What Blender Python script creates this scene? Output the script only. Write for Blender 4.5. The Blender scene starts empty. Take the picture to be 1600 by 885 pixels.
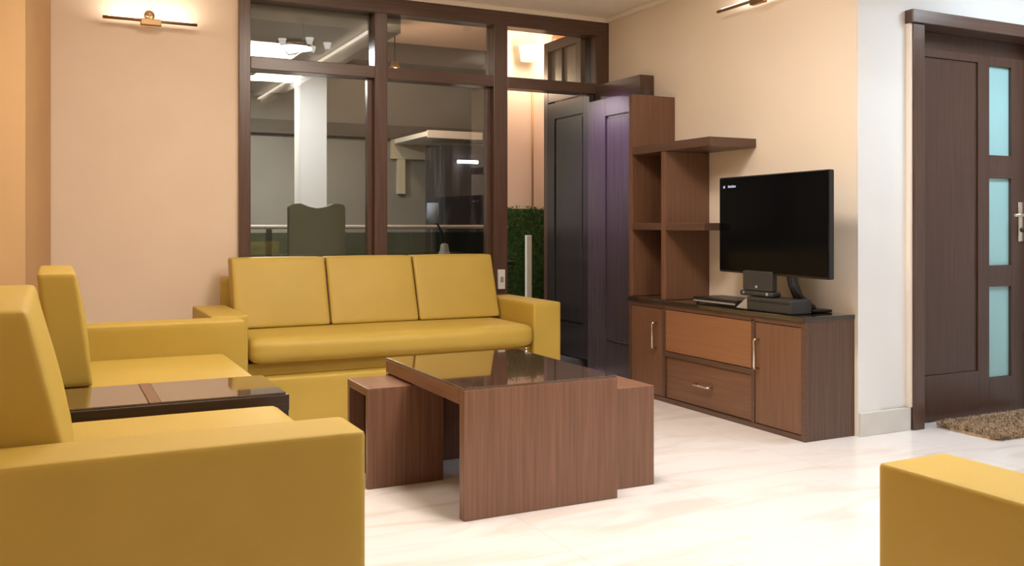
import bpy, bmesh, math, random
from mathutils import Vector, Matrix
random.seed(4)
S = bpy.context.scene
COL = S.collection
PI = math.pi

# ------------------------------------------------------------ camera, world, exposure
FPX = 1445.0
cd = bpy.data.cameras.new('camera'); cam = bpy.data.objects.new('camera', cd); COL.objects.link(cam)
cd.sensor_fit = 'HORIZONTAL'; cd.sensor_width = 36.0; cd.lens = 36.0 * FPX / 1600.0
cd.shift_y = -(442.5 - 352.0) / 1600.0
cd.clip_start = 0.05; cd.clip_end = 60
cam.location = (0, 0, 1.12)
cam.rotation_euler = (PI / 2, 0, -math.atan(720 / 1445.0))
S.camera = cam
w = bpy.data.worlds.new('world'); S.world = w; w.use_nodes = True
w.node_tree.nodes['Background'].inputs[0].default_value = (0.55, 0.6, 0.75, 1)
w.node_tree.nodes['Background'].inputs[1].default_value = 0.05
S.view_settings.view_transform = 'Standard'; S.view_settings.look = 'None'
S.view_settings.exposure = 0.0; S.view_settings.gamma = 1.0
S.view_settings.use_curve_mapping = False

def lamp(name, kind, loc, power, color, size=0.3, size_y=None, rot=(0, 0, 0), spot=None, blend=0.5, parent=None):
    l = bpy.data.lights.new(name, kind); l.energy = power; l.color = color
    if kind == 'AREA':
        l.shape = 'RECTANGLE' if size_y else 'DISK'; l.size = size
        if size_y: l.size_y = size_y
    elif kind == 'SPOT':
        l.spot_size = spot; l.spot_blend = blend; l.shadow_soft_size = size
    else: l.shadow_soft_size = size
    o = bpy.data.objects.new(name, l); COL.objects.link(o); o.rotation_euler = rot
    if parent: o.parent = parent; o.location = Vector(loc) - parent.location
    else: o.location = loc
    return o

WARM = (1.0, 0.86, 0.71); NEUT = (1.0, 0.93, 0.85); COOL = (0.80, 0.91, 1.0)
# large ceiling lamps (their fixtures are built with the ceiling)
lamp('tray_lamp_light', 'AREA', (1.85, 3.2, 2.78), 34, WARM, 0.60, 0.60)
lamp('tray_lamp_light', 'AREA', (2.35, 1.65, 2.78), 44, NEUT, 0.60, 0.60)
lamp('tray_lamp_light', 'AREA', (0.55, 4.3, 2.78), 16, WARM, 0.60, 0.60)
lamp('hall_lamp_light', 'AREA', (5.0, 2.55, 2.66), 110, COOL, 0.8, 0.8)

# ------------------------------------------------------------ helpers
def newbm(): return bmesh.new()

def bx(bm, x0, x1, y0, y1, z0, z1, bev=0.0, seg=2):
    vs = bmesh.ops.create_cube(bm, size=1)['verts']
    for v in vs:
        v.co = Vector(((x0 + x1) / 2 + v.co.x * (x1 - x0), (y0 + y1) / 2 + v.co.y * (y1 - y0), (z0 + z1) / 2 + v.co.z * (z1 - z0)))
    if bev > 0:
        es = {e for v in vs for e in v.link_edges}
        bmesh.ops.bevel(bm, geom=list(es), offset=bev, segments=seg, profile=0.5, affect='EDGES', clamp_overlap=True)
    return bm

def BX(*a, **k): return bx(newbm(), *a, **k)

def puff(bm, x0, x1, y0, y1, z0, z1, r=0.03, bulge=(0, 0, 0), n=14, fn=None):
    """rounded cushion box: corner radius r, faces swelling by bulge along each axis"""
    t = bmesh.new(); bmesh.ops.create_cube(t, size=2)
    bmesh.ops.subdivide_edges(t, edges=t.edges[:], cuts=n, use_grid_fill=True)
    cx, cy, cz = (x0 + x1) / 2, (y0 + y1) / 2, (z0 + z1) / 2
    h = Vector(((x1 - x0) / 2, (y1 - y0) / 2, (z1 - z0) / 2))
    r = min(r, h.x, h.y, h.z)
    for v in t.verts:
        u = v.co.copy()
        # concentrate grid lines near the edges
        q = Vector([math.copysign(1 - (1 - abs(a)) ** 1.6, a) for a in u])
        p = Vector((q.x * h.x, q.y * h.y, q.z * h.z))
        c = Vector([max(-(hh - r), min(hh - r, a)) for a, hh in zip(p, h)])
        d = p - c
        if d.length > 1e-9:
            p = c + d.normalized() * r
        p.x += math.copysign(bulge[0], q.x) * (abs(q.x) > .98) * (1 - q.y ** 2) * (1 - q.z ** 2)
        p.y += math.copysign(bulge[1], q.y) * (abs(q.y) > .98) * (1 - q.x ** 2) * (1 - q.z ** 2)
        p.z += math.copysign(bulge[2], q.z) * (abs(q.z) > .98) * (1 - q.x ** 2) * (1 - q.y ** 2)
        p += Vector((cx, cy, cz))
        if fn: p = fn(p)
        v.co = p
    m = bpy.data.meshes.new('t'); t.to_mesh(m); t.free(); bm.from_mesh(m); bpy.data.meshes.remove(m)
    return bm

def cyl(bm, a, b, r, r2=None, n=16):
    a = Vector(a); b = Vector(b); d = b - a
    res = bmesh.ops.create_cone(bm, cap_ends=True, segments=n, radius1=r, radius2=r if r2 is None else r2, depth=d.length)
    M = Matrix.Translation((a + b) / 2) @ d.to_track_quat('Z', 'Y').to_matrix().to_4x4()
    bmesh.ops.transform(bm, matrix=M, verts=res['verts'])
    return bm

def tube(bm, pts, r, n=10):
    """bent tube through the points, one closed surface"""
    pts = [Vector(p) for p in pts]; rings = []
    up = Vector((0.123, 0.31, 0.94))
    for i, p in enumerate(pts):
        t = (pts[min(i + 1, len(pts) - 1)] - pts[max(i - 1, 0)]).normalized()
        s = t.cross(up).normalized(); q = t.cross(s).normalized()
        rings.append([bm.verts.new(p + (s * math.cos(2 * PI * k / n) + q * math.sin(2 * PI * k / n)) * r) for k in range(n)])
    for i in range(len(rings) - 1):
        for k in range(n):
            bm.faces.new((rings[i][k], rings[i][(k + 1) % n], rings[i + 1][(k + 1) % n], rings[i + 1][k]))
    bm.faces.new(rings[0]); bm.faces.new(rings[-1])
    bmesh.ops.recalc_face_normals(bm, faces=bm.faces[:])
    return bm

def lathe(bm, prof, c, n=24):
    c = Vector(c); rings = []
    for r, z in prof:
        rings.append([bm.verts.new(c + Vector((r * math.cos(2 * PI * k / n), r * math.sin(2 * PI * k / n), z))) for k in range(n)])
    for i in range(len(rings) - 1):
        for k in range(n):
            bm.faces.new((rings[i][k], rings[i][(k + 1) % n], rings[i + 1][(k + 1) % n], rings[i + 1][k]))
    bm.faces.new(rings[0]); bm.faces.new(rings[-1])
    bmesh.ops.recalc_face_normals(bm, faces=bm.faces[:])
    return bm

def prism(bm, poly, axis, a, b):
    """polygon extruded along an axis; poly is given in the two other axes"""
    def P(u, v, t): return {'x': (t, u, v), 'y': (u, t, v), 'z': (u, v, t)}[axis]
    lo = [bm.verts.new(P(u, v, a)) for u, v in poly]; hi = [bm.verts.new(P(u, v, b)) for u, v in poly]
    n = len(poly)
    bm.faces.new(lo); bm.faces.new(hi)
    for i in range(n): bm.faces.new((lo[i], lo[(i + 1) % n], hi[(i + 1) % n], hi[i]))
    bmesh.ops.recalc_face_normals(bm, faces=bm.faces[:])
    return bm

def wloc(o):
    p = Vector((0, 0, 0))
    while o: p += o.location; o = o.parent
    return p

def obj(name, bm, mat, parent=None, smooth=False, local=False, label=None, origin=None):
    me = bpy.data.meshes.new(name)
    if parent is not None and not local:
        bmesh.ops.translate(bm, verts=bm.verts, vec=-wloc(parent))
    loc = Vector((0, 0, 0))
    if origin is not None:
        loc = Vector(origin); bmesh.ops.translate(bm, verts=bm.verts, vec=-loc)
    bm.to_mesh(me); bm.free(); me.materials.append(mat)
    if smooth:
        for p in me.polygons: p.use_smooth = True
    o = bpy.data.objects.new(name, me); COL.objects.link(o); o.location = loc
    if parent is not None: o.parent = parent
    if label: o['label'] = label
    return o

def tag(o, label, cat, group=None, kind=None):
    o['label'] = label; o['category'] = cat
    if group: o['group'] = group
    if kind: o['kind'] = kind
    return o

def thing(name, label, cat, loc=(0, 0, 0), rz=0, group=None):
    o = bpy.data.objects.new(name, None); COL.objects.link(o); o.location = loc; o.rotation_euler = (0, 0, rz)
    o.empty_display_size = 0.1
    return tag(o, label, cat, group)

def struct(name, bm, mat, label=None, parent=None, smooth=False):
    o = obj(name, bm, mat, parent, smooth)
    if parent is None:
        o['kind'] = 'structure'
        o['label'] = label; o['category'] = name.split('_')[0]
    return o

def copy_tree(o, parent=None):
    c = o.copy(); COL.objects.link(c)
    if parent is not None: c.parent = parent
    for ch in [x for x in bpy.data.objects if x.parent == o]: copy_tree(ch, c)
    return c

# ------------------------------------------------------------ materials
def base_mat(name, col=(.8, .8, .8), rough=.5, metal=0.0, coat=0.0, coat_rough=0.05, spec=.5):
    m = bpy.data.materials.new(name); m.use_nodes = True
    p = m.node_tree.nodes['Principled BSDF']
    p.inputs['Base Color'].default_value = (*col, 1); p.inputs['Roughness'].default_value = rough
    p.inputs['Metallic'].default_value = metal; p.inputs['Coat Weight'].default_value = coat
    p.inputs['Coat Roughness'].default_value = coat_rough; p.inputs['Specular IOR Level'].default_value = spec
    return m

def noisy(name, c1, c2, scale=(1, 1, 1), nscale=5, rough=.5, detail=4, lo=.35, hi=.65, bump=0.0, bscale=None, bdist=.002, **k):
    m = base_mat(name, c1, rough, **k); nt = m.node_tree; N = nt.nodes; L = nt.links; p = N['Principled BSDF']
    tc = N.new('ShaderNodeTexCoord'); mp = N.new('ShaderNodeMapping'); mp.inputs['Scale'].default_value = scale
    nz = N.new('ShaderNodeTexNoise'); nz.inputs['Scale'].default_value = nscale; nz.inputs['Detail'].default_value = detail
    cr = N.new('ShaderNodeValToRGB'); cr.color_ramp.elements[0].position = lo; cr.color_ramp.elements[1].position = hi
    cr.color_ramp.elements[0].color = (*c1, 1); cr.color_ramp.elements[1].color = (*c2, 1)
    L.new(tc.outputs['Object'], mp.inputs['Vector']); L.new(mp.outputs[0], nz.inputs['Vector'])
    L.new(nz.outputs['Fac'], cr.inputs['Fac']); L.new(cr.outputs['Color'], p.inputs['Base Color'])
    if bump > 0:
        bn = N.new('ShaderNodeTexNoise'); bn.inputs['Scale'].default_value = bscale or nscale; bn.inputs['Detail'].default_value = 3
        L.new(tc.outputs['Object'], bn.inputs['Vector'])
        b = N.new('ShaderNodeBump'); b.inputs['Strength'].default_value = bump; b.inputs['Distance'].default_value = bdist
        L.new(bn.outputs['Fac'], b.inputs['Height']); L.new(b.outputs['Normal'], p.inputs['Normal'])
    return m

def wood(name, c1, c2, axis='z', rough=.38, coat=.15, **k):
    sc = {'z': (60, 60, 1.6), 'x': (1.6, 60, 60), 'y': (60, 1.6, 60)}[axis]
    return noisy(name, c1, c2, scale=sc, nscale=1.6, rough=rough, detail=6, lo=.3, hi=.72, coat=coat, coat_rough=.25, **k)

def glass(name, tint=(1, 1, 1), refl=1.5, rough=0.0, strength=1.0):
    """thin clear pane: straight-through light plus fresnel reflection"""
    m = bpy.data.materials.new(name); m.use_nodes = True; nt = m.node_tree; N = nt.nodes; L = nt.links; N.clear()
    o = N.new('ShaderNodeOutputMaterial'); t = N.new('ShaderNodeBsdfTransparent'); t.inputs[0].default_value = (*tint, 1)
    g = N.new('ShaderNodeBsdfGlossy'); g.inputs['Roughness'].default_value = rough
    f = N.new('ShaderNodeFresnel'); f.inputs['IOR'].default_value = refl
    mx = N.new('ShaderNodeMixShader'); L.new(f.outputs[0], mx.inputs[0]); L.new(t.outputs[0], mx.inputs[1]); L.new(g.outputs[0], mx.inputs[2])
    L.new(mx.outputs[0], o.inputs[0]); return m

def emit(name, col, s):
    m = base_mat(name, (0, 0, 0), .5); p = m.node_tree.nodes['Principled BSDF']
    p.inputs['Emission Color'].default_value = (*col, 1); p.inputs['Emission Strength'].default_value = s
    return m

M = {}
M['wall_cream'] = noisy('cream wall paint', (.73, .60, .475), (.76, .625, .495), nscale=2, rough=.75, bump=.15, bscale=220)
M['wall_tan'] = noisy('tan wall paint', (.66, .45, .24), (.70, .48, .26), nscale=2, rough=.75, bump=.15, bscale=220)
M['wall_tan_dark'] = noisy('deep tan colour', (.50, .30, .14), (.54, .33, .155), nscale=2, rough=.75)
M['wall_right'] = noisy('lit cream wall paint', (.88, .79, .69), (.90, .81, .71), nscale=2, rough=.75, bump=.15, bscale=220)  # cream wall paint lightened to carry the stronger light on this wall
M['wall_white'] = noisy('white wall paint', (.86, .875, .89), (.88, .895, .91), nscale=2, rough=.7, bump=.15, bscale=220)
M['ceiling'] = noisy('beige ceiling paint', (.92, .86, .76), (.94, .88, .78), nscale=2, rough=.8)
M['tray'] = base_mat('white tray paint', (.85, .80, .72), .8)
M['skirting'] = noisy('pale stone skirting', (.66, .65, .62), (.74, .73, .70), nscale=6, rough=.35)
W1, W2 = (.082, .042, .027), (.130, .068, .045)
for ax in 'xyz': M['wood_' + ax] = wood('walnut laminate grain ' + ax, W1, W2, ax)
for ax in 'xyz': M['table_' + ax] = wood('red walnut veneer grain ' + ax, (.160, .075, .044), (.245, .120, .074), ax)
for ax in 'xyz': M['cab_' + ax] = wood('warm walnut veneer grain ' + ax, (.145, .068, .038), (.200, .098, .058), ax)
for ax in 'xyz': M['frame_' + ax] = wood('dark wenge frame grain ' + ax, (.070, .036, .026), (.120, .066, .048), ax, rough=.3, coat=.3)
M['flap'] = wood('light walnut veneer', (.25, .112, .052), (.29, .135, .066), 'y')
M['door_wood'] = wood('dark door veneer', (.064, .030, .019), (.094, .047, .032), 'z', rough=.35)
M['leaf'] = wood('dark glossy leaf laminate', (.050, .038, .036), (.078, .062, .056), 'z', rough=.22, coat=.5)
M['leaf_shade'] = wood('shaded leaf laminate', (.022, .018, .015), (.036, .030, .025), 'z', rough=.25, coat=.4)  # same leaf laminate, its colour darkened for the shade outdoors
M['black_top'] = base_mat('black glass top', (.035, .026, .020), .08, coat=1, coat_rough=.03)
M['side_wood'] = wood('wenge darkened for shade', (.022, .010, .007), (.045, .022, .015), 'x')  # colour darkened for the unlit side table edge and the stool inside
M['table_glass'] = base_mat('smoked glass over walnut', (.085, .045, .028), .07, coat=1, coat_rough=.02, spec=.9)
M['yellow'] = noisy('mustard leatherette', (.465, .325, .055), (.505, .352, .064), nscale=3, rough=.55, bump=.25, bscale=420, bdist=.001)
M['seam'] = base_mat('brown piping', (.12, .04, .015), .6)
M['chrome'] = base_mat('brushed steel', (.75, .70, .62), .25, metal=1)
M['brass'] = base_mat('aged brass', (.32, .19, .09), .35, metal=.9)
M['black'] = base_mat('black plastic', (.012, .012, .013), .35)
M['dark_grey'] = base_mat('charcoal plastic', (.035, .035, .036), .4)
M['silver'] = base_mat('silver plastic', (.45, .45, .47), .35, metal=.4)
M['screen'] = base_mat('black screen glass', (.003, .003, .004), .12, spec=.10)
M['ui'] = emit('screen letters', (.8, .8, 1.0), .7)
M['pane'] = glass('clear window pane', (.92, .94, .92), 1.62)
M['aqua'] = base_mat('frosted aqua glass', (.36, .66, .70), .28, coat=.4)

def floor_mat():
    m = base_mat('white marble floor', (.8, .8, .8), .22); nt = m.node_tree; N = nt.nodes; L = nt.links; p = N['Principled BSDF']
    tc = N.new('ShaderNodeTexCoord'); mp = N.new('ShaderNodeMapping'); mp.inputs['Rotation'].default_value = (0, 0, .5); mp.inputs['Scale'].default_value = (.7, 2.6, 1)
    nz = N.new('ShaderNodeTexNoise'); nz.inputs['Scale'].default_value = 2.2; nz.inputs['Detail'].default_value = 8; nz.inputs['Distortion'].default_value = 1.2
    cr = N.new('ShaderNodeValToRGB'); e = cr.color_ramp.elements
    e[0].position = .32; e[0].color = (.76, .70, .69, 1); e[1].position = .50; e[1].color = (.85, .835, .85, 1)
    br = N.new('ShaderNodeTexBrick'); br.offset = 0; br.inputs['Scale'].default_value = 1.0
    br.inputs['Brick Width'].default_value = .8; br.inputs['Row Height'].default_value = .8
    br.inputs['Mortar Size'].default_value = .0015; br.inputs['Color1'].default_value = (1, 1, 1, 1); br.inputs['Color2'].default_value = (1, 1, 1, 1)
    br.inputs['Mortar'].default_value = (.80, .76, .74, 1)
    mx = N.new('ShaderNodeMix'); mx.data_type = 'RGBA'; mx.blend_type = 'MULTIPLY'; mx.inputs[0].default_value = 1
    L.new(tc.outputs['Object'], mp.inputs[0]); L.new(mp.outputs[0], nz.inputs['Vector']); L.new(nz.outputs['Fac'], cr.inputs[0])
    L.new(tc.outputs['Object'], br.inputs['Vector'])
    L.new(cr.outputs[0], mx.inputs[6]); L.new(br.outputs['Color'], mx.inputs[7]); L.new(mx.outputs[2], p.inputs['Base Color'])
    return m
M['floor'] = floor_mat()

# ------------------------------------------------------------ room shell
RX = 3.82          # right wall plane
BY = 6.03          # back wall plane
struct('floor', BX(-1.0, 7.0, -3.0, BY + .12, -.12, 0), M['floor'], 'white marble floor with faint pinkish veins')
# ceiling: beige border round a raised white tray
bm = newbm()
TX0, TX1, TY0, TY1 = .15, 2.5, -.5, 5.25
bx(bm, -1, TX0, -3, BY + .12, 2.70, 3.0); bx(bm, TX1, 7, -3, BY + .12, 2.70, 3.0)
bx(bm, TX0, TX1, -3, TY0, 2.70, 3.0); bx(bm, TX0, TX1, TY1, BY + .12, 2.70, 3.0)
struct('ceiling', bm, M['ceiling'], 'beige ceiling with a cornice line above the window')
struct('trim_1', BX(TX0 - .01, TX1 + .01, TY0 - .01, TY1 + .01, 2.86, 3.0), M['tray'], 'raised white tray in the beige ceiling')
bm = newbm(); bx(bm, 1.0, RX, BY - .035, BY, 2.665, 2.70, .004); bx(bm, RX - .035, RX, 3.6, BY - .035, 2.665, 2.70, .004)
struct('trim_2', bm, M['ceiling'], 'beige cornice strip along the wall top')
struct('wall_back', BX(-1.0, 1.062, BY, BY + .14, 0, 2.7), M['wall_cream'], 'cream wall left of the big dark window')
struct('wall_right', BX(RX, RX + .16, 3.57, BY, 0, 2.7), M['wall_right'], 'cream wall behind the television')
# wall with the panelled door
bm = newbm(); bx(bm, RX + .16, 4.24, 3.57, 3.78, 0, 2.7); bx(bm, 4.24, 7, 3.57, 3.78, 2.24, 2.7); bx(bm, 5.44, 7, 3.57, 3.78, 0, 2.24)
bx(bm, RX, RX + .16, 3.5701, 3.571, 0, 2.7)
struct('wall_hall', bm, M['wall_white'], 'white wall around the panelled door')
bm = newbm(); bx(bm, RX, RX + .16, 3.562, 3.5695, 0, 2.7); struct('trim_3', bm, M['wall_white'], 'white painted end of the television wall')
struct('baseboard_hall', BX(RX + .003, 4.2, 3.545, 3.5615, 0, .125, .003), M['skirting'], 'pale stone skirting below the white wall')
struct('wall_left', BX(-.50, -.36, -3, 5.35, 0, 2.7), M['wall_tan'], 'tan wall behind the left seats')
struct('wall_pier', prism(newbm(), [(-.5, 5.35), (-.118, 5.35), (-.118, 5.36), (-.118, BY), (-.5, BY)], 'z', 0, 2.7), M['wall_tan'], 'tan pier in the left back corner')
struct('trim_4', prism(newbm(), [(-.117, 5.37), (-.002, BY - .001), (-.117, BY - .001)], 'z', 0, 2.7), M['wall_tan_dark'], 'deep tan splayed strip beside the pier')  # strip coloured darker than the pier
struct('wall_camera', BX(-1, 7, -3.14, -3, 0, 2.7), M['wall_cream'], 'cream wall behind the viewer')
struct('wall_far_right', BX(7, 7.14, -3, 3.78, 0, 2.7), M['wall_white'], 'white wall at the far end of the hall')
struct('baseboard_right', BX(RX - .015, RX - .0005, 5.215, BY - .001, 0, .1, .002), M['skirting'], 'pale skirting on the television wall')

# ceiling lamps of the tray and the hall
def ceiling_lamp(x, y, z, s, col, e, label):
    t = thing('ceiling_lamp', label, 'lamp', (x, y, z), 0, 'square ceiling lamps')
    bm = newbm(); h = s / 2
    bx(bm, x - h, x + h, y - h, y - h + .02, z - .05, z, .003); bx(bm, x - h, x + h, y + h - .02, y + h, z - .05, z, .003)
    bx(bm, x - h, x - h + .02, y - h + .02, y + h - .02, z - .05, z, .003); bx(bm, x + h - .02, x + h, y - h + .02, y + h - .02, z - .05, z, .003)
    obj('frame', bm, M['chrome'], t)
    obj('diffuser', BX(x - h + .02, x + h - .02, y - h + .02, y + h - .02, z - .04, z - .01), emit('lit diffuser', col, e), t)
    return t
ceiling_lamp(1.85, 3.2, 2.86, .66, WARM, 18, 'square warm ceiling lamp in the tray nearest the window')
ceiling_lamp(2.35, 1.65, 2.86, .66, NEUT, 18, 'square ceiling lamp in the tray farther from the window')
ceiling_lamp(.55, 4.3, 2.86, .66, WARM, 5, 'square warm ceiling lamp in the tray above the left seat')
ceiling_lamp(5.0, 2.55, 2.70, .86, COOL, 9, 'large cool white ceiling lamp in the hall')
for (x0, x1, y0, y1, side) in ((TX1 - .035, TX1 - .01, TY0 + .1, TY1 - .1, 'right'), (TX0 + .1, TX1 - .1, TY1 - .035, TY1 - .01, 'window')):
    t = obj('cove_light', BX(x0, x1, y0, y1, 2.80, 2.82, .004), emit('lit cove strip', WARM, 9))
    tag(t, 'glowing light strip along the %s edge of the ceiling tray' % side, 'lamp', 'cove light strips')

M['crystal'] = base_mat('pale crystal', (.8, .8, .8), .1, spec=.9)
t = thing('chandelier', 'small chandelier with pale glowing cups hanging in the ceiling tray', 'chandelier', (1.9, 4.4, 2.86))
q = newbm(); lathe(q, [(.001, 0), (.05, 0), (.06, .02), (.001, .02)], (1.9, 4.4, 2.839)); obj('canopy', q, M['chrome'], t, True)
q = newbm(); cyl(q, (1.9, 4.4, 2.56), (1.9, 4.4, 2.839), .008); obj('stem', q, M['chrome'], t, True)
for k in range(5):
    a = 2 * PI * k / 5 + .3; c_, s_ = math.cos(a), math.sin(a)
    q = newbm(); tube(q, [(1.9 + c_ * d_, 4.4 + s_ * d_, z_) for d_, z_ in ((.008, 2.60), (.08, 2.57), (.16, 2.57), (.20, 2.61))], .006); obj('arm', q, M['chrome'], t, True)
    q = newbm(); lathe(q, [(.001, 0), (.02, 0), (.035, .05), (.001, .05)], (1.9 + c_ * .20, 4.4 + s_ * .20, 2.612)); obj('cup', q, emit('lit cup', NEUT, 6), t, True)

# ------------------------------------------------------------ big window in the back wall
win = bpy.data.objects.new('window_1', None); COL.objects.link(win); win.location = (1.062, BY, 0); win['kind'] = 'structure'
win['label'] = 'large dark wood window with a transom row'; win['category'] = 'window'
F0, F1 = BY - .03, BY + .10
def wp(name, bm, mat): return obj(name, bm, mat, win)
wp('stile', BX(1.062, 1.135, F0, F1, 0, 2.56, .004), M['frame_z'])
wp('stile', BX(3.70, 3.818, F0, F1, 0, 2.56, .004), M['frame_z'])
wp('head', BX(1.062, 3.818, F0, F1, 2.56, 2.675, .004), M['frame_x'])
wp('mullion', BX(1.955, 2.045, F0, F1, 0, 2.56, .004), M['frame_z'])
wp('mullion', BX(2.845, 2.955, F0, F1, 0, 2.56, .004), M['frame_z'])
for a, b in ((1.135, 1.955), (2.045, 2.845), (2.955, 3.70)):
    wp('transom', BX(a, b, F0, F1, 2.115, 2.195, .004), M['frame_x'])
for a, b in ((1.135, 1.955), (2.045, 2.845)):
    wp('sill', BX(a, b, F0, F1, 0, .10, .004), M['frame_x'])
    wp('pane', BX(a, b, BY + .045, BY + .051, .10, 2.115), M['pane'])
    wp('sash', BX(b - .035, b, BY + .02, BY + .075, .10, 2.115, .003), M['frame_z'])
for a, b in ((1.135, 1.955), (2.045, 2.845), (2.955, 3.70)):
    wp('pane', BX(a, b, BY + .045, BY + .051, 2.195, 2.56), M['pane'])

# ------------------------------------------------------------ sofas
def sofa(name, label, cat, loc, rz, width, depth, arms, n_back, seat_z=.50, arm_z=.63, arm_w=.20, top=.92, base_in=0.0, seat_over=.03,
         arm_over=0.0, back_in=.46, group=None, knob=False, seat_gap=False, rear_frame=True, lean_by=.145, seat_r=.055):
    """local x along the width, y from the front edge to the back, z up"""
    t = thing(name, label, cat, loc, rz, group)
    x0 = arm_w if arms[0] else 0.0; x1 = width - (arm_w if arms[1] else 0.0)
    Y = M['yellow']
    def P(nm, bm, m=Y, sm=True, lb=None): return obj(nm, bm, m, t, sm, local=True, label=lb)
    P('base', puff(newbm(), x0 + .002, x1 - .002, base_in, depth - .14, .0, .285, .012, n=8))
    P('rail', BX(x0 + .002, x1 - .002, base_in + .10, depth - .14, .286, .355, .004), sm=False)
    def roll(p):
        return p
    P('seat_cushion', puff(newbm(), x0 + .004, x1 - .004, -seat_over, back_in + .13, .357, seat_z, seat_r, (0, .012, .006), n=18, fn=roll))
    k0, k1 = x0 + .006, x1 - .006; wd = (k1 - k0) / n_back
    for i in range(n_back):
        a, b = k0 + i * wd + .005, k0 + (i + 1) * wd - .005
        def lean(p):
            s = (p.z - seat_z) / (top - seat_z)
            p = p.copy(); p.y += lean_by * s; return p
        c = P('back_cushion', puff(newbm(), a, b, back_in, back_in + .135, seat_z + .006, top, .014, (0, .014, .004), n=18, fn=lean))
        if i < n_back - 1:
            q = newbm(); prism(q, [(back_in + .03, seat_z + .02), (back_in + .10, seat_z + .02), (back_in + .235, top - .03), (back_in + .165, top - .03)], 'x', b + .0005, b + .0095)
            obj('seam', q, M['seam'], c, local=True, label='dark brown seam between two back cushions')
    if rear_frame:
        P('back_frame', puff(newbm(), x0 - .02, x1 + .0, depth - .085, depth - .002, .0, .80, .012, n=8))
    for s, ok in ((0, arms[0]), (1, arms[1])):
        if ok:
            a = 0 if s == 0 else width - arm_w
            P('arm', puff(newbm(), a, a + arm_w, -arm_over, depth - .09, .0, arm_z, .010, (0, 0, .003), n=16))
    if knob:  # small bright metal piece under the seat front
        q = newbm(); cyl(q, (x1 - .06, -.012, .34), (x1 - .06, -.012, .356), .007); cyl(q, (x1 - .06, -.012, .318), (x1 - .06, -.012, .34), .012)
        P('metal_piece', q, M['chrome'], True, 'small bright metal piece')
    return t

sofa('sofa', 'long mustard yellow three-seat sofa standing under the big window', 'sofa', (.765, 5.14, 0), 0, 2.145, .83, (1, 1), 3,
     arm_w=.195, arm_z=.63, base_in=-.05, knob=True, back_in=.46, seat_over=.03)
# left pieces face +X: local x -> world Y
sofa('sofa_section', 'mustard yellow seat with one near arm in the left foreground', 'sofa', (.65, 2.06, 0), PI / 2, 1.19, .93, (1, 0), 1,
     arm_w=.19, arm_z=.645, top=.935, seat_over=.062, back_in=.59, lean_by=.105, seat_r=.04)
sofa('sofa_section', 'mustard yellow seat with one far arm, beyond the glass side table', 'sofa', (.74, 3.85, 0), PI / 2, .98, .95, (0, 1), 1,
     arm_w=.19, arm_z=.655, top=.94, seat_over=.012, back_in=.595, arm_over=.11, lean_by=.06, seat_r=.02)
sofa('armchair', 'mustard yellow seat cut off at the right lower corner', 'armchair', (2.70, 1.375, 0), PI, 1.17, .92, (1, 1), 1,
     arm_w=.195, arm_z=.63, seat_over=-.02)

# ------------------------------------------------------------ coffee table and its two stools
t = thing('coffee_table', 'large walnut waterfall coffee table with a glossy dark glass top', 'table', (1.735, 3.64, 0))
TXa, TXb, TYa, TYb = 1.392, 2.078, 3.20, 4.11
obj('side_panel', BX(TXa, TXb, TYa, TYa + .045, 0, .4955, .003), M['table_z'], t)
obj('side_panel', BX(TXa, TXb, TYb - .03, TYb, 0, .43, .003), M['table_z'], t)
obj('tabletop', BX(TXa, TXb, TYa + .046, TYb, .435, .4955, .003), M['table_y'], t)
obj('glass_sheet', BX(TXa + .002, TXb - .002, TYa + .002, TYb - .002, .496, .504, .002), M['table_glass'], t)

def stool(x0, y0, label, w=.345, d=.30, h=.428):
    t = thing('nesting_stool', label, 'stool', (x0 + w / 2, y0 + d / 2, 0), 0, 'nesting stools of the coffee table')
    obj('top_board', BX(x0, x0 + w, y0 + .031, y0 + d, h - .035, h, .003), M['table_y'], t)
    obj('side_panel', BX(x0, x0 + w, y0, y0 + .03, 0, h, .003), M['table_z'], t)
    obj('side_panel', BX(x0, x0 + w, y0 + d - .03, y0 + d, 0, h - .0355, .003), M['table_z'], t)
    obj('shade_panel', BX(x0 + w * .2, x0 + w * .2 + .02, y0 + .0305, y0 + d - .0305, .0, h - .036, .002), M['side_wood'], t)  # dark panel paints in the shade inside the open stool
    return t
stool(1.197, 3.77, 'walnut stool half pulled out on the left of the coffee table')
stool(1.985, 3.30, 'walnut stool tucked under the right side of the coffee table', d=.34)

# ------------------------------------------------------------ side table
t = thing('side_table', 'low dark side table with reflective glass top between the two left seats', 'table', (.35, 3.53, 0))
obj('tabletop', BX(-.10, .765, 3.325, 3.765, .455, .513, .003), M['side_wood'], t)
obj('glass_sheet', BX(-.09, .295, 3.335, 3.755, .5135, .520, .002), M['table_glass'], t)
obj('glass_sheet', BX(.335, .755, 3.335, 3.755, .5135, .520, .002), M['table_glass'], t)
obj('cross_strip', BX(.296, .334, 3.335, 3.755, .5135, .521, .001), M['cab_y'], t)
obj('end_panel', BX(.72, .764, 3.33, 3.76, 0, .4545, .003), M['side_wood'], t)
obj('end_panel', BX(-.10, -.06, 3.33, 3.76, 0, .4545, .003), M['frame_z'], t)

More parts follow.
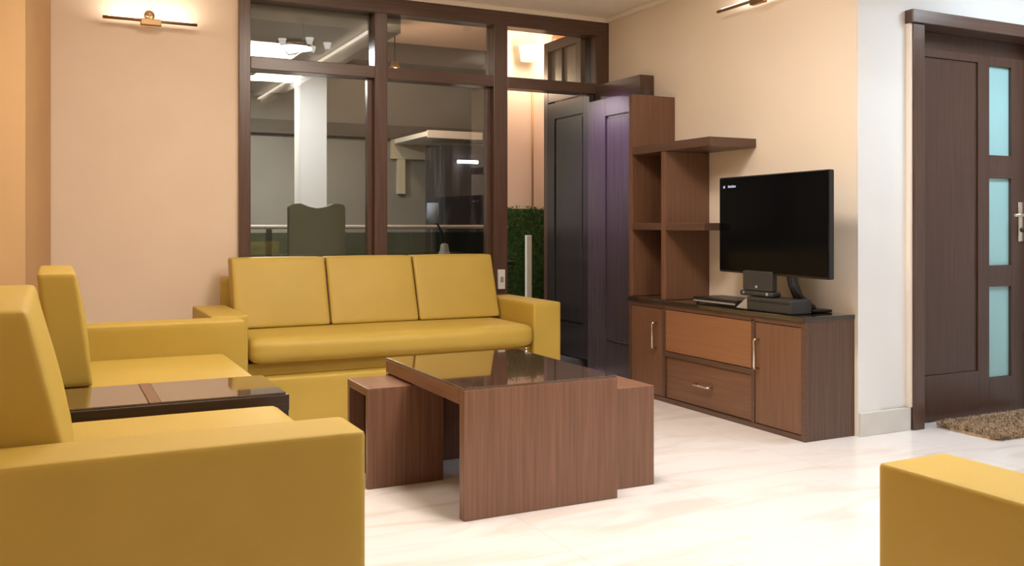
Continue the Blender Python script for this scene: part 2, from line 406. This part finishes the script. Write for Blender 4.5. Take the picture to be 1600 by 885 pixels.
# ------------------------------------------------------------ television cabinet
CX, CY0, CY1 = 3.47, 3.585, 5.205
def handle(par, pts, r=.0065):
    q = newbm(); tube(q, pts, r, 8); obj('handle', q, M['chrome'], par, True, label='brushed steel bar handle')
t = thing('television_cabinet', 'low walnut cabinet with black glass top under the television', 'cabinet', (3.645, 4.4, 0))
bm = newbm(); bx(bm, CX + .0302, RX - .001, CY0, CY0 + .02, 0, .62); bx(bm, CX + .0302, RX - .001, CY1 - .02, CY1, 0, .62)
bx(bm, CX + .0302, RX - .001, CY0 + .02, CY1 - .02, .0, .62)
obj('body', bm, M['wood_z'], t)
bm = newbm()
bx(bm, CX, CX + .03, CY0, 3.612, 0, .62, .001); bx(bm, CX, CX + .03, 3.968, 3.995, 0.03, .60, .001); bx(bm, CX, CX + .03, 4.80, 4.828, .03, .60, .001)
bx(bm, CX, CX + .03, 5.185, CY1, 0, .62, .001); bx(bm, CX, CX + .03, 3.612, 5.185, .59, .62, .001); bx(bm, CX, CX + .03, 3.612, 5.185, 0, .028, .001)
bx(bm, CX, CX + .03, 3.995, 4.80, .292, .322, .001)
obj('face_frame', bm, M['wood_y'], t)
obj('counter', BX(CX - .012, RX - .001, CY0 - .005, CY1, .621, .645, .003), M['black_top'], t)
def shaker(y0, y1, z0, z1, mat, name, rail=0.0, prox=0.0):
    return obj(name, BX(CX + .004 + prox, CX + .029, y0 + .004, y1 - .004, z0 + .004, z1 - .004, .002), mat, t)
d = shaker(3.612, 3.968, .028, .59, M['cab_z'], 'door')
handle(d, [(CX, 3.935, .495), (CX - .03, 3.935, .495), (CX - .032, 3.935, .485), (CX - .032, 3.935, .345), (CX - .03, 3.935, .335), (CX, 3.935, .335)])
d = shaker(4.828, 5.185, .028, .59, M['cab_z'], 'door')
handle(d, [(CX, 4.894, .495), (CX - .03, 4.894, .495), (CX - .032, 4.894, .485), (CX - .032, 4.894, .345), (CX - .03, 4.894, .335), (CX, 4.894, .335)])
shaker(3.995, 4.80, .322, .59, M['flap'], 'drop_flap')
d = shaker(3.995, 4.80, .028, .292, M['cab_y'], 'drawer', prox=.008)
handle(d, [(CX + .01, 4.345, .163), (CX - .022, 4.345, .163), (CX - .024, 4.352, .163), (CX - .024, 4.478, .163), (CX - .022, 4.485, .163), (CX + .01, 4.485, .163)])

# stepped open shelf standing on the cabinet
t = thing('wall_shelf', 'stepped walnut shelf unit standing on the cabinet against the cream wall', 'shelf', (3.645, 4.9, .646))
obj('upright', BX(CX, RX - .001, 5.165, 5.205, .646, 1.995, .003), M['cab_z'], t)
obj('upright', BX(CX, RX - .001, 4.795, 4.840, .646, 1.587, .003), M['cab_z'], t)
obj('shelf_board', BX(CX - .004, RX - .001, 4.35, 5.164, 1.588, 1.643, .003), M['wood_y'], t)
obj('shelf_board', BX(CX - .004, RX - .001, 4.40, 4.794, 1.088, 1.133, .003), M['wood_y'], t)
obj('shelf_board', BX(CX - .002, RX - .001, 4.841, 5.164, 1.088, 1.133, .003), M['wood_y'], t)
obj('back_panel', BX(RX - .02, RX - .001, 4.841, 5.164, .647, 1.087), M['wood_z'], t)
obj('back_panel', BX(RX - .02, RX - .001, 4.841, 5.164, 1.134, 1.587), M['wood_z'], t)

# ------------------------------------------------------------ television
def tvx(s, o, z):   # s along the screen from its far end (0) to the near end (1), o outwards from the screen
    a = Vector((3.555, 4.375)); b = Vector((3.475, 3.43)); dd = (b - a).normalized(); n = Vector((-abs(dd.y), dd.x))
    p = a + (b - a) * s + n * o
    return (p.x, p.y, z)
def tvbox(s0, s1, o0, o1, z0, z1, bev=0):
    q = newbm(); vs = bmesh.ops.create_cube(q, size=1)['verts']
    for v in vs:
        v.co = Vector(tvx(s0 if v.co.x < 0 else s1, o0 if v.co.y < 0 else o1, z0 if v.co.z < 0 else z1))
    bmesh.ops.recalc_face_normals(q, faces=q.faces[:])
    if bev: bmesh.ops.bevel(q, geom=q.edges[:], offset=bev, segments=2, affect='EDGES')
    return q
t = thing('television', 'black flat screen television on a stand on the low cabinet', 'television', (3.58, 3.9, .646))
obj('housing', tvbox(0, 1, -.045, -.004, .845, 1.40, .004), M['black'], t)
obj('bulge', tvbox(.2, .8, -.085, -.046, .88, 1.25, .008), M['dark_grey'], t)
obj('screen', tvbox(.008, .992, -.0035, .0, .857, 1.393, .001), M['screen'], t)
obj('on_screen_dot', tvbox(.05, .066, .0005, .0015, 1.336, 1.350, 0), M['ui'], t, label='pale dot in the screen corner')
q = newbm()
for i in range(6):
    r_ = tvbox(.10 + i * .0135, .110 + i * .0135, .0005, .0015, 1.338, 1.349 + (.003 if i in (0, 3) else 0), 0)
    mm = bpy.data.meshes.new('x'); r_.to_mesh(mm); r_.free(); q.from_mesh(mm); bpy.data.meshes.remove(mm)
obj('on_screen_text', q, M['ui'], t, label='tiny pale lettering in the screen corner')
q = newbm(); tube(q, [tvx(.62, -.05, .95), tvx(.62, -.07, .86), (3.585, 3.79, .80), (3.62, 3.79, .73), (3.68, 3.79, .68), (3.72, 3.79, .66)], .028, 12)
obj('neck', q, M['black'], t, True)
obj('foot', BX(3.66, 3.80, 3.72, 4.02, .6465, .662, .006), M['black'], t)

# boxes on the cabinet
t = thing('media_player', 'slim black disc player with a silver edge at the left of the cabinet top', 'player', (3.6, 4.4, .646))
obj('case', BX(3.515, 3.74, 4.17, 4.57, .653, .685, .004), M['black'], t)
obj('front_edge', BX(3.508, 3.5145, 4.18, 4.56, .658, .668, .002), M['silver'], t, label='thin silver strip')
for x, y in ((3.53, 4.2), (3.53, 4.54), (3.72, 4.2), (3.72, 4.54)): obj('foot', cyl(newbm(), (x, y, .6465), (x, y, .653), .012), M['black'], t)
t = thing('game_console', 'dark grey console box with a slanted silver end in front of the television stand', 'console', (3.55, 3.9, .646))
obj('case', BX(3.485, 3.63, 3.70, 4.05, .6465, .722, .006), M['dark_grey'], t)
q = newbm(); prism(q, [(4.051, .65), (4.051, .715), (4.14, .655), (4.14, .65)], 'x', 3.49, 3.60)
obj('silver_end', q, M['silver'], t, label='silver slanted end piece')
obj('vent_strip', BX(3.482, 3.4845, 3.72, 4.03, .698, .704), M['black'], t)
t = thing('game_controller', 'small black remote gadget lying on top of the console', 'controller', (3.55, 4.0, .722))
q = newbm(); puff(q, 3.50, 3.57, 3.86, 4.13, .7235, .755, .013, n=8); obj('body', q, M['dark_grey'], t, True)
for y, r_ in ((4.09, .006), (3.90, .009)): obj('button', cyl(newbm(), (3.497, y, .741), (3.50, y, .741), r_), M['silver'], t, label='tiny silver button')
t = thing('set_top_box', 'upright dark grey box with a small light below the television screen', 'box', (3.53, 4.0, .756))
obj('case', BX(3.50, 3.54, 3.865, 4.10, .7565, .865, .006), M['dark_grey'], t)
q = newbm(); lathe(q, [(.0, .0), (.008, .0), (.008, .003), (0.001, .004)], (0, 0, 0), 12); bmesh.ops.rotate(q, verts=q.verts, matrix=Matrix.Rotation(-PI / 2, 3, 'Y')); bmesh.ops.translate(q, verts=q.verts, vec=(3.4995, 3.985, .778))
obj('indicator', q, M['silver'], t, label='pale indicator dot')

# ------------------------------------------------------------ picture lights on the walls
def rod_light(center, half, axis, out, label, power):
    c = Vector(center)
    t = thing('picture_light', label, 'lamp', center, 0, None)
    ax = Vector((1, 0, 0)) if axis == 'x' else Vector((0, 1, 0)); o = Vector(out)
    q = newbm(); cyl(q, c + ax * -half, c + ax * half, .0095, n=14); obj('rod', q, M['brass'], t, True)
    a = c - ax * .058 - Vector((0, 0, .028)) + o * -.018; b = c + ax * .058 + Vector((0, 0, .010)) + o * .018
    lo = [min(a[i], b[i]) for i in range(3)]; hi = [max(a[i], b[i]) for i in range(3)]
    obj('holder', BX(lo[0], hi[0], lo[1], hi[1], lo[2], hi[2], .004), M['brass'], t)
    q = newbm(); tube(q, [c + Vector((0, 0, .0)), c + Vector((0, 0, .035)) - o * .02, c + Vector((0, 0, .055)) - o * .06, c + Vector((0, 0, .05)) - o * .092], .007)
    obj('arm', q, M['brass'], t, True)
    q = newbm(); cyl(q, c + Vector((0, 0, .05)) - o * .0995, c + Vector((0, 0, .05)) - o * .088, .03, n=20); obj('wall_rose', q, M['brass'], t, True)
    q = newbm()
    if axis == 'x': bx(q, c.x - half * .9, c.x + half * .9, c.y - .004, c.y + .004, c.z + .0096, c.z + .0125)
    else: bx(q, c.x - .004, c.x + .004, c.y - half * .9, c.y + half * .9, c.z + .0096, c.z + .0125)
    obj('led_strip', q, emit('lit led strip', WARM, 3), t)
    l = lamp('picture_light_beam', 'AREA', tuple(c + Vector((0, 0, .02))), power, (1, .86, .74), .5, .008, parent=t)
    z_ = (Vector((0, 0, -1)) + o * .35).normalized()   # lamp's back points down and out from the wall
    l.rotation_euler = z_.to_track_quat('Z', 'Y').to_euler() if axis == 'x' else (z_.to_track_quat('Z', 'Y').to_matrix() @ Matrix.Rotation(0, 3, 'Z')).to_euler()
    return t
rod_light((.535, BY - .10, 2.345), .265, 'x', (0, -1, 0), 'slim brass picture light high on the cream wall left of the window', 1.6)
rod_light((RX - .10, 4.22, 2.45), .37, 'y', (-1, 0, 0), 'slim brass picture light above the television at the top edge', 1.6)

# ------------------------------------------------------------ door in the white wall
dr = bpy.data.objects.new('door_1', None); COL.objects.link(dr); dr.location = (4.24, 3.58, 0); dr['kind'] = 'structure'
dr['label'] = 'dark panelled door with three aqua glass strips'; dr['category'] = 'door'
obj('jamb', BX(4.205, 4.29, 3.53, 3.70, 0, 2.222, .004), M['frame_z'], dr)
obj('jamb', BX(5.40, 5.48, 3.53, 3.70, 0, 2.222, .004), M['frame_z'], dr)
obj('head', BX(4.18, 5.50, 3.515, 3.70, 2.223, 2.295, .004), M['frame_x'], dr)
obj('head_panel', BX(4.291, 5.399, 3.66, 3.70, 2.125, 2.222, .002), M['door_wood'], dr)
D0, D1 = 3.635, 3.68
lf = newbm()
bx(lf, 4.291, 4.41, D0, D1, .005, 2.12, .002); bx(lf, 4.865, 4.965, D0, D1, .005, 2.12, .002); bx(lf, 5.163, 5.395, D0, D1, .005, 2.12, .002)
bx(lf, 4.41, 4.865, D0, D1, 2.075, 2.12, .001); bx(lf, 4.41, 4.865, D0, D1, .005, .265, .001)
for z0, z1 in ((.005, .215), (.755, .88), (1.40, 1.535), (2.065, 2.12)): bx(lf, 4.965, 5.163, D0, D1, z0, z1, .001)
leaf = obj('door_leaf', lf, M['door_wood'], dr)
obj('panel', BX(4.411, 4.864, D0 + .010, D1 - .01, .266, 2.074, .001), M['door_wood'], leaf)
for z0, z1 in ((.215, .755), (.88, 1.40), (1.535, 2.065)):
    obj('glass_strip', BX(4.966, 5.162, D0 + .018, D1 - .015, z0 + .001, z1 - .001), M['aqua'], leaf, label='frosted aqua glass strip')
q = newbm(); cyl(q, (5.25, D0, 1.18), (5.25, D0 - .05, 1.18), .011); tube(q, [(5.26, D0 - .05, 1.18), (5.21, D0 - .052, 1.18), (5.13, D0 - .048, 1.178)], .010)
bx(q, 5.22, 5.28, D0 - .008, D0, 1.02, 1.26, .003)
obj('door_handle', q, M['chrome'], leaf, True, label='steel lever handle on a plate')
q = newbm(); cyl(q, (5.25, D0 - .008, 1.09), (5.25, D0 - .018, 1.09), .014); obj('lock', q, M['black'], leaf, True)
struct('trim_5', BX(4.186, 4.2045, 3.54, 3.5695, 0.126, 2.222, .002), M['wall_right'], 'thin cream strip beside the door frame')

# shaggy mat
mat_b = noisy('brown shag yarn', (.30, .20, .12), (.58, .43, .30), nscale=30, rough=.9)
t = thing('door_mat', 'shaggy brown mat lying on the white floor before the door', 'mat', (4.85, 3.36, 0))
q = newbm()
ol = []
for k in range(60):
    a = 2 * PI * k / 60; ex, ey = .47, .19
    ca, sa = math.cos(a), math.sin(a)
    x = ex * math.copysign(abs(ca) ** .35, ca); y = ey * math.copysign(abs(sa) ** .35, sa)
    ol.append((4.86 + x + random.uniform(-.008, .008), 3.345 + y + random.uniform(-.008, .008)))
prism(q, ol, 'z', .001, .014); obj('backing', q, mat_b, t)
q = newbm()
for i in range(7500):
    x = random.uniform(4.385, 5.335); y = random.uniform(3.15, 3.535)
    h = random.uniform(.018, .036); a = random.uniform(0, 2 * PI); l = random.uniform(.012, .03); wv = .0028
    dx, dy = math.cos(a) * l, math.sin(a) * l; px_, py_ = -math.sin(a) * wv, math.cos(a) * wv
    v = [q.verts.new(c) for c in ((x - px_, y - py_, .012), (x + px_, y + py_, .012), (x + dx * .6 + px_, y + dy * .6 + py_, .012 + h * .8), (x + dx * .6 - px_, y + dy * .6 - py_, .012 + h * .8), (x + dx * 1.3, y + dy * 1.3, .012 + h * .7))]
    q.faces.new(v[:4]); q.faces.new((v[3], v[2], v[4]))
f_ = obj('pile', q, mat_b, t); f_['kind'] = 'stuff'

# ------------------------------------------------------------ glossy dark door leaf folded against the television wall
def big_leaf(nm, label, x0, x1, y0, y1, z0, z1, py0, py1, gap_shade_zs, mt='leaf'):
    d = bpy.data.objects.new(nm, None); COL.objects.link(d); d.location = (x0, y0, z0); d['kind'] = 'structure'; d['label'] = label; d['category'] = 'door'
    q = newbm(); pz0, pz1 = z0 + .25, z1 - .13
    bx(q, x0, x1, y0, py0, z0, z1, .002); bx(q, x0, x1, py1, y1, z0, z1, .002)
    bx(q, x0, x1, py0, py1, z0, pz0, .001); bx(q, x0, x1, py0, py1, pz1, z1, .001)
    obj('leaf_frame', q, M[mt], d)
    q = newbm(); bx(q, x0 + .014, x1 - .005, py0, py1, pz0, pz1); bx(q, x0 + .004, x0 + .014, py0 + .02, py1 - .02, pz0 + .02, pz1 - .02, .004)
    obj('panel', q, M[mt], d)
    for z in gap_shade_zs:  # black rods stand in for the shadow gaps along the leaf edge
        q = newbm(); cyl(q, (x0 - .006, y0 - .002, z - .06), (x0 - .006, y0 - .002, z + .06), .008, n=10); obj('gap_shade', q, M['black'], d, True)
    return d
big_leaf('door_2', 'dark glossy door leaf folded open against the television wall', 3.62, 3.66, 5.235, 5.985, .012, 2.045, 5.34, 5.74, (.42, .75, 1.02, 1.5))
big_leaf('door_3', 'dark door leaf folded outwards beyond the window opening', 3.64, 3.68, 5.995, 6.66, .095, 2.108, 6.09, 6.54, (), 'leaf_shade')
q = newbm(); bx(q, 3.70, RX - .001, 5.41, BY - .031, 2.05, 2.18, .004); bx(q, 3.74, RX - .001, 5.41, 5.46, .101, 2.05, .003)
struct('trim_6', q, M['frame_y'], 'dark lintel and casing on the television wall')

# ------------------------------------------------------------ space beyond the window
M['out_grey'] = noisy('grey render', (.19, .185, .165), (.225, .218, .195), nscale=1.5, rough=.85)
M['out_ceil'] = noisy('brown grey soffit', (.62, .47, .38), (.66, .50, .41), nscale=2, rough=.85)
M['beam'] = noisy('grey brown beam', (.085, .075, .065), (.11, .095, .08), nscale=2, rough=.8)
M['peach'] = noisy('peach wall paint', (.84, .66, .56), (.87, .69, .59), nscale=2, rough=.8)
M['pillar'] = noisy('white pillar paint', (.85, .82, .78), (.88, .85, .81), nscale=2, rough=.8)
M['out_floor'] = noisy('dark green grey terrace floor', (.05, .055, .04), (.075, .08, .06), nscale=5, rough=.6)
struct('floor_terrace', BX(-.5, 5.0, BY + .12, 10.2, -.12, .085), M['out_floor'], 'dark terrace floor beyond the window')
struct('ceiling_terrace', BX(-.5, 5.0, BY + .14, 10.2, 3.05, 3.15), M['out_ceil'], 'grey brown soffit over the terrace')
M['taupe'] = noisy('taupe soffit paint', (.42, .37, .33), (.48, .42, .37), nscale=2, rough=.6)
struct('trim_10', BX(-.5, 2.2, BY + .141, 9.519, 2.47, 3.049), M['taupe'], 'dropped taupe soffit over the left part of the terrace')
struct('wall_terrace', BX(-.5, 5.0, 9.6, 9.75, .085, 3.05), M['out_grey'], 'grey wall at the far side of the terrace')
struct('wall_terrace_left', BX(-.6, -.5, BY + .14, 9.75, .085, 3.05), M['out_grey'], 'grey wall closing the terrace on the left')
struct('wall_terrace_right', BX(4.75, 4.9, BY + .14, 9.6, .085, 3.05), M['peach'], 'peach wall closing the terrace on the right')
struct('wall_peach', BX(3.60, 4.75, 7.6, 7.75, .085, 3.05), M['peach'], 'peach wall behind the green hedge')
struct('trim_7', BX(-.5, 4.75, 9.30, 9.5995, 2.84, 3.05), M['beam'], 'beam under the soffit of the far terrace wall')
struct('trim_9', BX(-.5, 4.75, 9.52, 9.5995, 2.06, 2.20), M['beam'], 'dark band across the far terrace wall')
struct('trim_8', BX(3.60, 3.82, BY + .14, BY + .3, 2.7, 3.05), M['out_ceil'], 'small soffit drop above the opening')
q = newbm(); bx(q, 1.84, 2.06, 7.6, 7.82, .086, 2.469, .004); o = obj('pillar', q, M['pillar']); tag(o, 'white square pillar standing on the terrace behind the left pane', 'pillar')

# inner frame beyond the opening with a transom light
t = bpy.data.objects.new('window_2', None); COL.objects.link(t); t.location = (3.68, 6.66, 0); t['kind'] = 'structure'; t['label'] = 'dark side frame with a small transom pane beyond the opening'; t['category'] = 'window'
obj('stile', BX(3.65, 3.72, 6.665, 6.735, .086, 2.62, .003), M['frame_z'], t)
obj('rail', BX(3.65, 3.72, 6.14, 6.664, 2.12, 2.20, .003), M['frame_y'], t)
obj('rail', BX(3.65, 3.72, 6.14, 6.664, 2.54, 2.62, .003), M['frame_y'], t)
obj('stile', BX(3.65, 3.72, 6.14, 6.22, 2.2005, 2.539, .003), M['frame_z'], t)
obj('stile', BX(3.66, 3.71, 6.45, 6.50, 2.2005, 2.539, .003), M['frame_z'], t)
obj('pane', BX(3.682, 3.688, 6.221, 6.449, 2.2005, 2.539), noisy('milky pane', (.35, .30, .27), (.40, .34, .30), nscale=3, rough=.3), t)
obj('pane', BX(3.682, 3.688, 6.501, 6.664, 2.2005, 2.539), noisy('milky green pane', (.26, .25, .20), (.30, .29, .23), nscale=3, rough=.3), t)

# railing
t = thing('railing', 'terrace railing with pale top rail and dark glass below', 'railing', (1.6, 7.3, .085))
q = newbm(); cyl(q, (-.45, 7.3, 1.105), (3.59, 7.3, 1.105), .016, n=12); obj('top_rail', q, base_mat('pale rail paint', (.50, .44, .36), .5), t, True)
obj('glass_infill', BX(-.45, 3.58, 7.295, 7.305, .14, 1.06), glass('green tinted infill', (.42, .50, .40), 1.45), t)
for x in (.2, 1.5, 2.42, 3.52):
    obj('post', BX(x, x + .04, 7.28, 7.32, .086, 1.088, .003), M['black'], t)
# high-backed chairs outside
M['olive'] = noisy('olive upholstery', (.14, .145, .09), (.17, .175, .11), nscale=4, rough=.8)
def hi_chair(x, y, label):
    t = thing('dining_chair', label, 'chair', (x, y, .086), 0, 'olive high-backed chairs on the terrace')
    q = newbm()
    pr = [(-.205, .52), (.205, .52), (.205, 1.17), (.185, 1.185), (.12, 1.19), (.06, 1.165), (0, 1.155), (-.06, 1.165), (-.12, 1.19), (-.185, 1.185), (-.205, 1.17)]
    prism(q, [(x + a, b + .086) for a, b in pr], 'y', y - .03, y + .04); bmesh.ops.bevel(q, geom=q.edges[:], offset=.006, segments=2, affect='EDGES')
    obj('backrest', q, M['olive'], t)
    q = newbm(); puff(q, x - .22, x + .22, y + .045, y + .48, .50, .60, .03, (0, 0, .01), n=8); obj('seat', q, M['olive'], t, True)
    for sx in (-.19, .19):
        for yy in (y + .02, y + .44):
            q = newbm(); cyl(q, (x + sx, yy, .087), (x + sx, yy, .51), .014, .02); obj('leg', q, M['black'], t, True)
    return t
hi_chair(1.72, 6.62, 'olive high-backed chair with a wavy top edge behind the left pane')
# table outside
t = thing('dining_table', 'dark low table on the terrace behind the middle pane', 'table', (2.75, 6.9, .086))
obj('tabletop', BX(2.15, 3.28, 6.55, 7.1, .80, .835, .005), M['black'], t)
for x in (2.2, 3.2):
    for y in (6.6, 7.03): obj('leg', BX(x, x + .04, y, y + .04, .087, .799, .003), M['black'], t)
t = thing('table_lamp', 'small table lamp with a stone base standing on the terrace table', 'lamp', (2.79, 6.8, .836))
q = newbm(); lathe(q, [(.001, .001), (.075, .001), (.075, .02), (.05, .05), (.035, .09), (.03, .13), (.012, .14), (.001, .14)], (2.79, 6.8, .836)); obj('base', q, noisy('grey stone', (.22, .21, .17), (.3, .28, .22), nscale=9, rough=.5), t, True)
q = newbm(); tube(q, [(2.79, 6.8, .97), (2.77, 6.8, 1.06), (2.73, 6.8, 1.13), (2.69, 6.8, 1.20)], .008); obj('stem', q, M['black'], t, True)
q = newbm(); lathe(q, [(.001, .0), (.05, .0), (.045, .16), (.001, .16)], (2.69, 6.8, 1.135)); obj('shade', q, noisy('pale blue shade', (.30, .34, .42), (.36, .40, .48), nscale=4, rough=.6), t, True)
# dark glossy cupboard, pale shelf and wall lights on the far wall
t = thing('tall_cupboard', 'tall dark glossy cupboard against the grey terrace wall', 'cupboard', (3.3, 8.9, .086))
q = newbm(); bx(q, 3.53, 3.98, 8.6, 9.15, .086, 1.93, .004); obj('body', q, noisy('dark blue marbled laminate', (.018, .02, .03), (.12, .13, .16), scale=(9, 9, 1.2), nscale=1.0, rough=.15, detail=3, lo=.48, hi=.75), t)
obj('plinth', BX(3.54, 3.97, 8.59, 8.599, .086, .16, .001), M['black'], t)
t = thing('wall_panel', 'cream stepped panel hanging on the grey terrace wall', 'panel', (3.6, 9.55, 1.5))
M['cream_slab'] = noisy('cream slab', (.50, .46, .35), (.55, .50, .39), nscale=2, rough=.7)
obj('upper_slab', BX(3.30, 3.70, 9.55, 9.599, 1.84, 2.055, .003), M['cream_slab'], t)
obj('lower_slab', BX(3.37, 3.46, 9.55, 9.599, 1.46, 1.839, .003), M['cream_slab'], t)
t = thing('bulkhead_shelf', 'pale shelf above the dark cupboard on the terrace', 'shelf', (3.6, 8.8, 2.05))
obj('board', BX(3.32, 3.92, 8.55, 9.519, 2.00, 2.05, .003), M['pillar'], t)
obj('fascia', BX(3.32, 3.92, 8.535, 8.549, 1.985, 2.06, .003), M['pillar'], t)
t = thing('tube_lamp', 'short glowing tube lamp in front of the dark cupboard', 'lamp', (3.7, 8.58, 1.78))
q = newbm(); cyl(q, (3.66, 8.57, 1.76), (3.88, 8.57, 1.76), .016, n=12); obj('tube', q, emit('lit tube', (1, .93, .85), 9), t, True)
obj('batten', BX(3.65, 3.89, 8.585, 8.599, 1.745, 1.785, .002), M['black'], t)

# hedge, pole, pipe, lamps beyond the doorway
M['hedge'] = noisy('hedge leaves', (.02, .055, .01), (.055, .13, .02), nscale=25, rough=.8)
t = thing('hedge_panel', 'green artificial hedge panel below the peach wall', 'hedge', (4.0, 7.5, .086))
obj('core', BX(3.62, 4.6, 7.48, 7.59, .086, 1.27, .01), M['hedge'], t)
q = newbm()
for i in range(5200):
    x = random.uniform(3.62, 4.6); z = random.uniform(.10, 1.29); y = 7.48 - random.uniform(0, .035)
    a = random.uniform(0, 2 * PI); e = random.uniform(-.8, .8); l = random.uniform(.015, .03)
    d = Vector((math.cos(a) * math.cos(e), -abs(math.sin(e)) - .25, math.sin(a) * math.cos(e))).normalized()
    s = d.cross(Vector((.3, 1, .2))).normalized() * l * .3; c = Vector((x, y, z))
    q.faces.new([q.verts.new(v) for v in (c, c + d * l * .5 + s, c + d * l, c + d * l * .5 - s)])
g_ = obj('leaves', q, M['hedge'], t); g_['kind'] = 'stuff'
t = thing('post', 'short white post standing in front of the green hedge', 'post', (3.80, 7.3, .086))
q = newbm(); bx(q, 3.775, 3.825, 7.28, 7.32, .11, 1.03, .004); obj('shaft', q, base_mat('white post paint', (.8, .76, .68), .5), t)
obj('foot_plate', BX(3.74, 3.86, 7.24, 7.36, .086, .109, .003), M['chrome'], t)
t = thing('downpipe', 'thin brown pipe running down the peach wall', 'pipe', (3.99, 7.58, 1.3))
q = newbm(); cyl(q, (3.99, 7.58, 1.29), (3.99, 7.58, 2.45), .009); obj('pipe', q, M['wall_tan_dark'], t, True)
q = newbm(); bx(q, 3.97, 4.01, 7.575, 7.599, 2.40, 2.43, .002); obj('clip', q, M['wall_tan_dark'], t)
t = thing('globe_lamp', 'small red orange glowing globe lamp high beside the peach wall', 'lamp', (4.13, 7.3, 2.80))
q = newbm(); bmesh.ops.create_uvsphere(q, u_segments=20, v_segments=12, radius=.085); bmesh.ops.translate(q, verts=q.verts, vec=(4.13, 7.3, 2.80))
obj('globe', q, emit('lit orange globe', (1, .22, .06), 1.6), t, True)
q = newbm(); cyl(q, (4.13, 7.3, 2.88), (4.13, 7.3, 3.049), .01); obj('rod', q, M['black'], t, True)
t = thing('wall_lamp', 'warm bright wall lamp high on the peach wall', 'lamp', (3.88, 7.55, 2.5))
q = newbm(); lathe(q, [(.03, 0), (.07, .0), (.09, .14), (.03, .14)], (3.90, 7.49, 2.62)); obj('shade', q, emit('lit warm shade', (1, .80, .50), 2.5), t, True)
obj('bracket', BX(3.88, 3.92, 7.57, 7.599, 2.64, 2.74, .003), M['brass'], t)
lamp('terrace_wall_lamp_light', 'POINT', (3.90, 7.36, 2.70), 36, (1, .78, .56), .08)
# small white gadget beside the sofa end
t = thing('wall_switch_box', 'small white box fixed low on the dark window mullion behind the sofa', 'box', (2.9, 5.985, .72))
obj('cover', BX(2.87, 2.925, 5.978, 5.9995, .66, .80, .004), base_mat('white plastic', (.8, .78, .74), .4), t)
obj('knob', BX(2.885, 2.91, 5.972, 5.9775, .71, .75, .002), M['silver'], t)
# soffit lamps added to brighten the pillar and the far terrace wall
t = thing('added_soffit_lamp', 'round lamp added on the terrace soffit', 'lamp', (1.6, 8.4, 2.47), 0, 'added terrace soffit lamps')
q = newbm(); cyl(q, (1.6, 8.4, 2.435), (1.6, 8.4, 2.469), .14, n=28); obj('body', q, M['chrome'], t, True)
q = newbm(); cyl(q, (1.6, 8.4, 2.425), (1.6, 8.4, 2.4345), .12, n=28); obj('diffuser', q, emit('lit soffit diffuser', NEUT, 4), t, True)
lamp('added_soffit_light', 'AREA', (1.6, 8.4, 2.42), 60, NEUT, .24)
t['label'] = 'round soffit lamp added beyond the white pillar'
t2 = copy_tree(t); t2.location = (1.62, 6.85, 2.47); t2['label'] = 'round soffit lamp added between the window and the white pillar'
lamp('added_soffit_light', 'AREA', (1.62, 6.85, 2.42), 22, (.93, .95, 1.0), .24)
t = thing('added_pendant', 'small brass pendant lamp added behind the window transom to warm the soffit', 'lamp', (2.9, 8.3, 3.05))  # unseen lamp, added behind the transom to warm the soffit
q = newbm(); cyl(q, (2.9, 8.3, 2.66), (2.9, 8.3, 3.049), .006); obj('cord', q, M['black'], t, True)
q = newbm(); lathe(q, [(.02, 0), (.05, .0), (.03, .06), (.005, .06)], (2.9, 8.3, 2.60)); obj('shade', q, M['brass'], t, True)
lamp('added_pendant_light', 'POINT', (2.9, 8.3, 2.55), 28, (1, .70, .48), .05)
# purple accent spot on the ceiling aimed at the dark leaf
t = thing('accent_spot', 'small purple ceiling spot near the window corner', 'lamp', (2.95, 5.45, 2.70))
q = newbm(); cyl(q, (2.95, 5.45, 2.66), (2.95, 5.45, 2.699), .035, n=20); obj('can', q, M['black'], t, True)
v = Vector((3.62, 5.75, 1.55)) - Vector((2.95, 5.45, 2.63))
lamp('accent_spot_light', 'SPOT', (2.95, 5.45, 2.63), 190, (.50, .27, 1.0), .03, rot=v.to_track_quat('-Z', 'Y').to_euler(), spot=math.radians(50), blend=.9)
